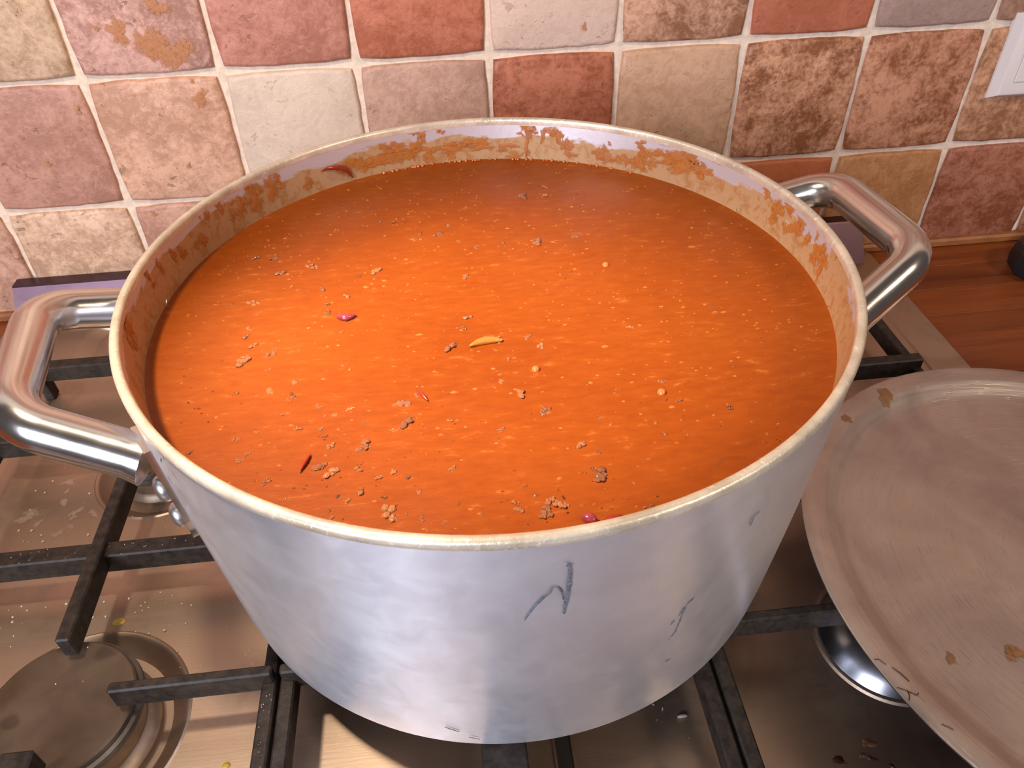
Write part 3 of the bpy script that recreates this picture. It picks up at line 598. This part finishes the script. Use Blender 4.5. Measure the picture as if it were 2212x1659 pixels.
def on_wall(th, z, off): r = rout(z)+off; return (r*math.cos(th), r*math.sin(th), z)
def handle(phi):
    za, tau, b, b2, e = .1765, .3942, .0551, .0376, .0493
    er = Vector((math.cos(phi), math.sin(phi), 0)); et = Vector((-math.sin(phi), math.cos(phi), 0)); ra = rout(za)+.0030
    ang = math.asin(b/ra); pts = []
    for s in (1, -1):
        Ap = er*ra*math.cos(ang) + et*b*s + Vector((0, 0, za))
        Cp = er*(ra*math.cos(ang)+e*math.cos(tau)) + et*b2*s + Vector((0, 0, za+e*math.sin(tau)))
        pts += [Ap, Cp] if s == 1 else [Cp, Ap]
    path = fillet(pts, .021, 12)
    rad = [.0094]*len(path); rad[0] = .0112; rad[-1] = .0112
    p1 = path[0].lerp(path[1], .16); p2 = path[-1].lerp(path[-2], .16)
    path = [path[0], p1] + path[1:-1] + [p2, path[-1]]; rad = [.0108, .0096] + rad[1:-1] + [.0096, .0108]
    bm = bmesh.new(); tube(bm, path, rad, 28); h = obj('handle', bm, M_handle, pot, 40)
    for s in (1, -1):
        thc = phi + s*ang
        bm = bmesh.new(); nz, ns = 10, 5; front = []; back = []
        for iz in range(nz+1):
            z = .130 + (.187-.130)*iz/nz; fr, bk = [], []
            taper = .0088 if iz > 1 else (.0072 if iz == 1 else .0045)
            for k in range(ns+1):
                d = (k/ns-.5)*2*taper/rout(z); lift = .0012 + (.0012 if iz < 1 else 0)
                fr.append(bm.verts.new(on_wall(thc+d, z, .0026+lift*.3))); bk.append(bm.verts.new(on_wall(thc+d, z, .0003)))
            front.append(fr); back.append(bk)
        for iz in range(nz):
            for k in range(ns):
                bm.faces.new((front[iz][k], front[iz][k+1], front[iz+1][k+1], front[iz+1][k])); bm.faces.new((back[iz][k], back[iz+1][k], back[iz+1][k+1], back[iz][k+1]))
            bm.faces.new((front[iz][0], front[iz+1][0], back[iz+1][0], back[iz][0])); bm.faces.new((front[iz][ns], back[iz][ns], back[iz+1][ns], front[iz+1][ns]))
        for k in range(ns):
            bm.faces.new((front[0][k], back[0][k], back[0][k+1], front[0][k+1])); bm.faces.new((front[nz][k], front[nz][k+1], back[nz][k+1], back[nz][k]))
        bmesh.ops.recalc_face_normals(bm, faces=bm.faces); obj('bracket', bm, M_handle, h, 40)
        for zc in (.1590, .1420):
            bm = bmesh.new(); lathe(bm, [(.0058, 0), (.0058, .0012), (.0050, .0026), (.0032, .0037), (0, .0041)], 24)
            bm.faces.new([v for v in bm.verts][:24][::-1])
            rv = obj('rivet', bm, M_rivet, h, 60)
            nrm = Vector((math.cos(thc), math.sin(thc), -(RT-RB)/(ZR-ZB))).normalized()
            rv.location = on_wall(thc, zc, .0029); rv.rotation_euler = nrm.to_track_quat('Z', 'Y').to_euler()
    return h
handle(math.radians(190.7)); handle(math.radians(6.95))

def wall_strip(pts, widths, off, name):
    """thin dark scratch lying on the outside of the pot: pts = (azimuth deg, z)"""
    bm = bmesh.new(); P = [(math.radians(a), z) for a, z in pts]; res = []
    for (p, q) in zip(P, P[1:]):
        for k in range(3): res.append((p[0]+(q[0]-p[0])*k/3, p[1]+(q[1]-p[1])*k/3))
    res.append(P[-1]); rows = []; rnd = random.Random(len(pts)*31+int(abs(pts[0][0])*10))
    for i, (th, z) in enumerate(res):
        a = res[max(0, i-1)]; b = res[min(len(res)-1, i+1)]
        dx, dz = (b[0]-a[0])*RT, b[1]-a[1]; l = math.hypot(dx, dz) or 1; nx, nz = -dz/l, dx/l
        w = widths*(.55+.45*math.sin(PI*(i+.6)/len(res)))*rnd.uniform(.7, 1.25)*.5
        rows.append([bm.verts.new(on_wall(th+s*nx*w/RT, z+s*nz*w, off+(.00016 if s == 0 else 0))) for s in (-1, 0, 1)])
    for a, b in zip(rows, rows[1:]):
        for k in (0, 1): bm.faces.new((a[k], a[k+1], b[k+1], b[k]))
    bmesh.ops.recalc_face_normals(bm, faces=bm.faces); return obj(name, bm, M_mark, pot, 60)
SCUFF = [([(-86.16,.1912),(-86.01,.1864),(-86.03,.1794),(-86.1,.1722),(-86.34,.1658),(-86.41,.1615)], .0017), ([(-86.57,.1912),(-85.82,.1911)], .0012),
 ([(-87.96,.1797),(-88.28,.1758),(-89.04,.1736),(-89.9,.1694),(-90.6,.165),(-91.22,.1604)], .0010), ([(-87.88,.1796),(-87.27,.1786),(-86.85,.1761),(-86.61,.1708)], .0008),
 ([(-67.28,.1413),(-68.22,.139)], .0009), ([(-68.64,.1375),(-68.85,.1342),(-69.18,.1326)], .0010), ([(-69.71,.1307),(-70.21,.1279)], .0010),
 ([(-68.19,.1387),(-68.58,.1303),(-68.85,.1197),(-69.81,.1149)], .0006), ([(-68.22,.0947),(-68.97,.0945)], .0012), ([(-59.44,.1789),(-60.38,.1776),(-60.46,.1726)], .0009),
 ([(-138.37,.2015),(-139.61,.197)], .0014), ([(-140.99,.1859),(-139.75,.1837)], .0010),
 ([(-101.8,.0655),(-104.0,.0690)], .0009), ([(-98.6,.0585),(-100.4,.0605)], .0008)]
for pts, w in SCUFF: wall_strip(pts, w, .0010, 'scuff_mark')

# splashes dried on the inside of the pot above the sauce
bm = bmesh.new()
for q, (th, z, w, h) in enumerate(STAIN):
    for rep in range(3):
        rnd = random.Random(q*7+rep); sc_ = (1, .55, .4)[rep]
        t0 = math.radians(th) + (rnd.uniform(-.6, .6)*w/RT if rep else 0); z0 = z + (rnd.uniform(-.5, .5)*h if rep else 0)
        ol = blob_outline(22, w*.66*sc_, h*.66*sc_, .55, q*5+rep)
        ip = lambda dx, dz, off: bm.verts.new(((rout(min(ZR-.0042, max(.1805, z0+dz)))-th_(z0+dz)-off)*math.cos(t0-dx/RT), (rout(min(ZR-.0042, max(.1805, z0+dz)))-th_(z0+dz)-off)*math.sin(t0-dx/RT), min(ZR-.0042, max(.1805, z0+dz))))
        r0 = [ip(x, y, .00015+rep*.0001) for x, y in ol]; r1 = [ip(x*.6, y*.6, .0003+rep*.0001) for x, y in ol]; c = ip(0, 0, .0004+rep*.0001)
        for k in range(22):
            k2 = (k+1) % 22
            bm.faces.new((r0[k], r0[k2], r1[k2], r1[k])); bm.faces.new((r1[k], r1[k2], c))
bmesh.ops.recalc_face_normals(bm, faces=bm.faces)
sp_o = tag(obj('sauce_splatter', bm, M_stain, pot, 60), kind='stuff'); feather(sp_o, ([0]*22+[.6]*22+[1])*(3*len(STAIN)))

# ---------------------------------------------------------------- sauce
ZS = .1804
sauce = empty('sauce', (PX, PY, 0), 'thick orange tomato meat sauce filling the aluminium pot', 'sauce')
bm = bmesh.new(); rw_ = rout(ZS)-th_(ZS)
prof = [(0, .0520), (rout(.052)-TH-.0115, .0520), (rout(.060)-TH-.0006, .0605), (rw_+.0004, ZS-.002), (rw_+.0004, ZS+.0009), (rw_-.0008, ZS+.0004), (rw_-.0030, ZS)]
prof += [(rw_*f, ZS) for f in (.95, .88, .8, .7, .6, .5, .4, .3, .2, .1)] + [(0, ZS)]
rings = lathe(bm, prof, 160)
for v in bm.verts:
    if v.co.z > ZS-.0005 and math.hypot(v.co.x, v.co.y) < rw_*.96:
        v.co.z += .0006*noise.noise(v.co*28) + .0004*noise.noise(v.co*70)
bmesh.ops.recalc_face_normals(bm, faces=bm.faces); obj('surface', bm, M_sauce, sauce, 60)
bm = bmesh.new(); rf = random.Random(5)
for q in range(1400):
    r = (rw_-.004)*math.sqrt(rf.random()); a = rf.uniform(0, 2*PI); s = rf.uniform(.0003, .0009)*(1.6 if rf.random() < .06 else 1)
    m = rf.choices((0, 1, 2), (.5, .36, .14))[0]
    if m == 2: s *= .7
    x, y = r*math.cos(a), r*math.sin(a); rot = rf.uniform(0, PI); el = rf.uniform(.5, 1)
    b0 = [bm.verts.new((x+1.3*s*math.cos(rot+k*PI/3)*(1 if k % 3 else 1.35), y+s*el*math.sin(rot+k*PI/3), ZS-.0002+.0006*noise.noise(Vector((x, y, ZS))*28))) for k in range(6)]
    tp = bm.verts.new((x, y, ZS+s*.30+.0003))
    for k in range(6): bm.faces.new((b0[k], b0[(k+1) % 6], tp)).material_index = m
tag(obj('flecks', bm, M_fleck, sauce, 60), kind='stuff')
# beads of fat along the back edge of the sauce
bm = bmesh.new()
for q in range(46):
    a = math.radians(rf.uniform(52, 112)); s = rf.uniform(.0005, .0011); r = rw_-.0010
    bmesh.ops.create_icosphere(bm, subdivisions=1, radius=s, matrix=Matrix.Translation((r*math.cos(a), r*math.sin(a), ZS+.0009)))
tag(obj('fat_beads', bm, M_bub, sauce, 80), kind='stuff')

def lump_mesh(seed):
    rnd = random.Random(seed); bm = bmesh.new(); nb = rnd.randint(8, 13)
    for k in range(nb):
        r = rnd.uniform(.08, .19); a = rnd.uniform(0, 6.28); d = rnd.uniform(0, .40)
        loc = Vector((d*math.cos(a), d*.7*math.sin(a), rnd.uniform(-.02, .10)))
        g = bmesh.ops.create_icosphere(bm, subdivisions=2, radius=r)
        for v in g['verts']:
            p = v.co.copy(); v.co = p*(1 + .7*noise.noise(p*9+Vector((seed*5, k*3, 0))))
            v.co.z *= .75; v.co += loc
    me = bpy.data.meshes.new('mince_clump'); bm.to_mesh(me); bm.free(); me.materials.append(M_mince)
    for p in me.polygons: p.use_smooth = True
    return me
LM = [lump_mesh(s) for s in range(9)]
rl = random.Random(9)
BIG = [((0.3026, -0.191), 'broad mince clump nearest the back rim of the pot'), ((0.3051, -0.2439), 'dark round mince clump in the back middle of the sauce'), ((0.2527, -0.228), 'mince clump left of the dark round one in the back of the sauce'), ((0.2202, -0.2604), 'long mince clump in the left back half of the sauce'), ((0.1636, -0.3263), 'long mince clump nearest the left wall of the pot'), ((0.2537, -0.3293), 'crumbly mince clump just left of the golden onion piece'), ((0.2329, -0.3636), 'mince clump touching the red curl of tomato skin'), ((0.234, -0.3759), 'widest glinting mince clump left of the pot centre, in front of the red curl'), ((0.2182, -0.3871), 'big glinting mince clump in the left front of the sauce'), ((0.2073, -0.3988), 'glinting mince clump right of the half sunk red sliver'), ((0.2278, -0.4217), 'large mince clump at the left front rim'), ((0.2897, -0.3752), 'star shaped mince clump right of the pot centre'), ((0.3059, -0.4126), 'lumpy round mince clump in the right front of the sauce'), ((0.2861, -0.4221), 'tall mince clump left of the kidney bean')]
for q, (x, y, s) in enumerate(LUMPS):
    o = bpy.data.objects.new('mince_clump', LM[q % 9]); C.objects.link(o)
    o.location = (x, y, ZS - .00012 - s*.02); k = s*rl.uniform(1.05, 1.4); o.scale = (k, k*rl.uniform(.8, 1.1), k*.70); o.rotation_euler = (0, 0, rl.uniform(0, 6.28))
    lb = 'small glistening clump of brown minced meat floating on the orange sauce'
    for (kx, ky), txt in BIG:
        if abs(x-kx) < 6e-4 and abs(y-ky) < 6e-4: lb = txt
    tag(o, lb, 'minced meat', 'mince clumps in the sauce')
def bent(name, pts, r, flat, m, label, cat, group=None):
    bm = bmesh.new(); c0 = Vector(pts[len(pts)//2]); n = len(pts)
    tube(bm, [Vector(p)-c0 for p in pts], [max(.25, math.sin(PI*(i+.35)/(n-.3)))*r for i in range(n)], 10)
    for v in bm.verts: v.co.z *= flat
    return tag(obj(name, bm, m, None, 60, c0), label, cat, group)
(bx, by), (b2x, b2y), s1a, s1b, s2a, s2b, pk, on1, on2 = SPEC
bean = [(bx-.0015, by+.0020, ZS+.0004), (bx-.0018, by+.0010, ZS+.0009), (bx-.0007, by, ZS+.0011), (bx+.0008, by-.0009, ZS+.0009), (bx+.0018, by-.0015, ZS+.0004)]
bent('kidney_bean', bean, .0022, .9, M_bean, 'magenta red kidney bean poking out of the sauce near the front rim', 'bean')
bent('pepper_piece', [(b2x+d, by-.0005+d*.35, ZS+.0002) for d in (-.004, -.002, 0, .002, .004)], .0014, .8, M_red, 'flat red pepper piece just right of the kidney bean', 'pepper')
def sk(a, b, r, label):
    pts = [(a[0]+(b[0]-a[0])*k/5, a[1]+(b[1]-a[1])*k/5, ZS+.0006+.0006*math.sin(PI*k/5)) for k in range(6)]
    bent('tomato_skin', pts, r, .8, M_red, label, 'tomato skin')
sk(s1a, s1b, .0009, 'thin red curl of tomato skin beside a meat clump left of the pot centre')
sk(s2a, s2b, .0008, 'thin red sliver of tomato skin half sunk in the sauce near the left front')
bent('pepper_piece', [(pk[0]+d, pk[1]+abs(d)*.4, ZS+.0011) for d in (-.0045, -.0022, 0, .0022, .0045)], .0021, .8, M_bean, 'pinkish pepper piece among meat clumps in the left back of the sauce', 'pepper')
bent('onion_piece', [(on1[0]+(on2[0]-on1[0])*k/4, on1[1]+(on2[1]-on1[1])*k/4+.002*math.sin(PI*k/4), ZS+.0008) for k in range(5)], .0022, .8, M_onion, 'pale golden onion piece floating in the middle of the sauce', 'onion')
pts = [((rout(z)-th_(z)-.0016)*math.cos(math.radians(a))+PX, (rout(z)-th_(z)-.0016)*math.sin(math.radians(a))+PY, z) for a, z in SKIN]
bent('tomato_skin', pts, .0016, 1, M_red, 'curved red tomato skin stuck to the inner back wall of the pot', 'tomato skin')
for (x, y), lb in zip(BUB, ('glassy fat bubble in the right back part of the sauce', 'glassy fat bubble near the middle of the sauce', 'glassy fat bubble in the right front part of the sauce')):
    bm = bmesh.new(); lathe(bm, [(.0018, -.0002), (.0017, .0005), (.0012, .0011), (.0006, .0014), (0, .0015)], 20)
    tag(obj('bubble', bm, M_bub, None, 80, (x, y, ZS+.0002)), lb, 'bubble')

# ---------------------------------------------------------------- lid lying on the right pan support
lid = empty('pot_lid', (.5877, -.4010, .0567), 'large round worn steel lid lying upturned right of the pot', 'lid')
nl = Vector((.0689, .0036, 1)).normalized(); lid.rotation_euler = Vector((0, 0, 1)).rotation_difference(nl).to_euler()
R0 = .1630
top = [(R0-.0002, -.0010), (R0, 0), (R0-.0012, .0006), (R0-.0070, .0004), (R0-.0115, .0000), (R0-.0132, -.0006), (R0-.0205, -.0052), (R0-.0230, -.0061), (R0-.0260, -.0064), (R0-.040, -.0063), (R0-.075, -.0060), (R0-.12, -.0057), (0, -.0056)]
und = [(0, -.0066), (R0-.075, -.0070), (R0-.0260, -.0075), (R0-.0215, -.0070), (R0-.0132, -.0018), (R0-.0070, -.0010), (R0-.0002, -.0010)]
bm = bmesh.new(); lathe(bm, (top[1:]+und)[:], 160); 
rm = [v for v in bm.verts]; bmesh.ops.remove_doubles(bm, verts=rm, dist=1e-5); bmesh.ops.recalc_face_normals(bm, faces=bm.faces)
obj('disc', bm, M_lid, lid, 60)
bm = bmesh.new(); tube(bm, [(-.045, 0, -.0066), (-.036, 0, -.0084), (0, 0, -.0090), (.036, 0, -.0084), (.045, 0, -.0066)], .0020, 10)
obj('grip', bm, M_handle, lid, 60)
def lid_z(x, y):
    r = math.hypot(x, y); pr = top[1:]
    for (ra, za), (rb, zb) in zip(pr, pr[1:]):
        if rb <= r <= ra: return za + (zb-za)*(ra-r)/(ra-rb)
    return -.0056
for q, ((x, y), s) in enumerate(zip(LIDSPOT, (.0115, .0060, .0055, .0075, .0060))):
    if math.hypot(x, y) > R0-.002: continue
    ol = blob_outline(20, s*.5, s*.62, .35, q+70); bm = bmesh.new()
    r0 = [bm.verts.new((x+a, y+b, lid_z(x+a, y+b)+.00025)) for a, b in ol]; r1 = [bm.verts.new((x+a*.5, y+b*.5, lid_z(x+a*.5, y+b*.5)+.0006)) for a, b in ol]; c = bm.verts.new((x, y, lid_z(x, y)+.0006))
    for k in range(20): bm.faces.new((r0[k], r0[(k+1) % 20], r1[(k+1) % 20], r1[k])); bm.faces.new((r1[k], r1[(k+1) % 20], c))
    bmesh.ops.recalc_face_normals(bm, faces=bm.faces)
    so = obj('sauce_spot', bm, M_lidspot, lid, 60); feather(so, [.3]*20+[1]*21)
for s in LIDHAIR:
    pts = [Vector((x, y, lid_z(x, y)+.0003)) for x, y in s]; bm = bmesh.new(); tube(bm, pts, .00022, 6); obj('burnt_thread', bm, M_drop, lid, 60)

# ---------------------------------------------------------------- socket, container, crumbs
sk_ = empty('wall_switch', (.716, 0, .142), 'white rectangular switch plate on the tiles at the top right', 'switch')
bm = bmesh.new(); W_, H_ = .118, .067
def fr(ins, y): return [bm.verts.new(p) for p in ((ins, y, ins), (W_-ins, y, ins), (W_-ins, y, H_-ins), (ins, y, H_-ins))]
ls = [fr(0, .0012), fr(.0003, -.0018), fr(.0042, -.0082), fr(.0060, -.0090)]
fa = [fr(.0135, -.0090), fr(.0140, -.0074)]
for a, b in zip(ls+fa[:1], ls[1:]+fa[:1]+fa[1:]):
    if a is b: continue
    for k in range(4): bm.faces.new((a[k], a[(k+1) % 4], b[(k+1) % 4], b[k]))
bm.faces.new(fa[1]); bmesh.ops.recalc_face_normals(bm, faces=bm.faces); obj('plate', bm, M_white, sk_, 25)
for k in range(3):
    w = (W_-.0284)/3
    obj('rocker', box(bmesh.new(), .0146+k*w, .0146+k*w+w-.0007, -.0093, -.0072, .0146, H_-.0146, .0006), M_white, sk_, 0)
bm = bmesh.new(); lathe(bm, [(0, 0), (.0285, 0), (.0300, .002), (.0315, .012), (.0300, .022), (.0270, .0245), (.0200, .0255), (0, .0255)], 10); bmesh.ops.recalc_face_normals(bm, faces=bm.faces)
ct = empty('black_container', (.7930, -.0590, 0), 'black faceted low container at the right edge on the wooden worktop', 'container')
obj('body', bm, M_black, ct, 20)
bm = bmesh.new(); lathe(bm, [(0, .0254), (.0130, .0254), (.0130, .0300), (.0110, .0320), (0, .0322)], 20); bmesh.ops.recalc_face_normals(bm, faces=bm.faces); obj('knob', bm, M_black, ct, 30)

ZP = .0031
bm = bmesh.new(); rc = random.Random(21)
def crumb(bm, x, y, z, s):
    g = bmesh.ops.create_icosphere(bm, subdivisions=1, radius=s*.5)
    for v in g['verts']: v.co *= rc.uniform(.75, 1.2); v.co.z *= .6; v.co += Vector((x, y, z+s*.22))
for x, y, s in CR1+CR2: crumb(bm, x, y, ZP, min(.0022, s*.75))
for q in range(90): crumb(bm, rc.uniform(-.04, .145), rc.uniform(-.40, -.19), ZP, rc.uniform(.0003, .0008))
for q in range(30): crumb(bm, rc.uniform(-.004, .108), rc.uniform(-.3125, -.303), .0410, rc.uniform(.0003, .0007))
for q in range(14): crumb(bm, rc.uniform(.1485, .153), rc.uniform(-.44, -.405), .0370, rc.uniform(.0003, .0006))
for x, y, s in CRCAP: crumb(bm, x, y, .0270, s*.5)
tag(obj('crumbs', bm, M_crumb, None, 80), 'scatter of tiny white crumbs over the left part of the hob', 'crumbs', None, 'stuff')
lab = 'small pale grain of rice on the steel in front of the pot'
for k, (x, y, s) in enumerate(RICE[0]+RICE[1]):
    zz = ZP if k < len(RICE[0]) else ZP
    if k >= len(RICE[0]): continue
    if k == 0: lab_k = 'largest pale grain of rice, flat and wedge shaped, in front of the pot'
    else: lab_k = lab
    s *= .75; bm = bmesh.new(); tube(bm, [(-s*.5, 0, s*.16), (-s*.25, 0, s*.2), (s*.25, .0002, s*.2), (s*.5, 0, s*.16)], [s*.10, s*.2, s*.2, s*.08], 8)
    o = tag(obj('rice_grain', bm, M_rice, None, 60, (x, y, zz)), lab_k, 'rice', 'rice grains in front of the pot'); o.rotation_euler = (0, 0, k*1.1)
for (x, y, s), lb in zip(YEL, ('yellow oil drop on the steel behind the large left burner', 'yellow oil drop on the steel at the bottom left, by the support bar')):
    bm = bmesh.new(); puddle(bm, 0, 0, 0, s*.5, s*.4, .0006, .12, 3, 20); tag(obj('oil_drop', bm, M_yellow, None, 60, (x, y, ZP)), lb, 'drop')
for k, (x, y, s) in enumerate(DROP):
    lb = ['round dark brown sauce drop on the steel at the bottom right', 'tiny dark drop beside the round brown drop at bottom right', 'elongated dark burnt drop right of the round brown drop', 'brown burnt patch behind the elongated burnt drop', 'dark burnt drop at the lower right frame edge', 'faint brown patch between the burnt drops at bottom right'][k]
    bm = bmesh.new(); puddle(bm, 0, 0, 0, s*.5, s*(.42 if k != 2 else .16), .0005, .2 if k < 2 else .5, k+13, 20, 0 if k != 2 else -.7)
    tag(obj('burnt_drop', bm, M_drop if k in (0, 1, 2, 4) else M_burn, None, 60, (x, y, ZP)), lb, 'drop')
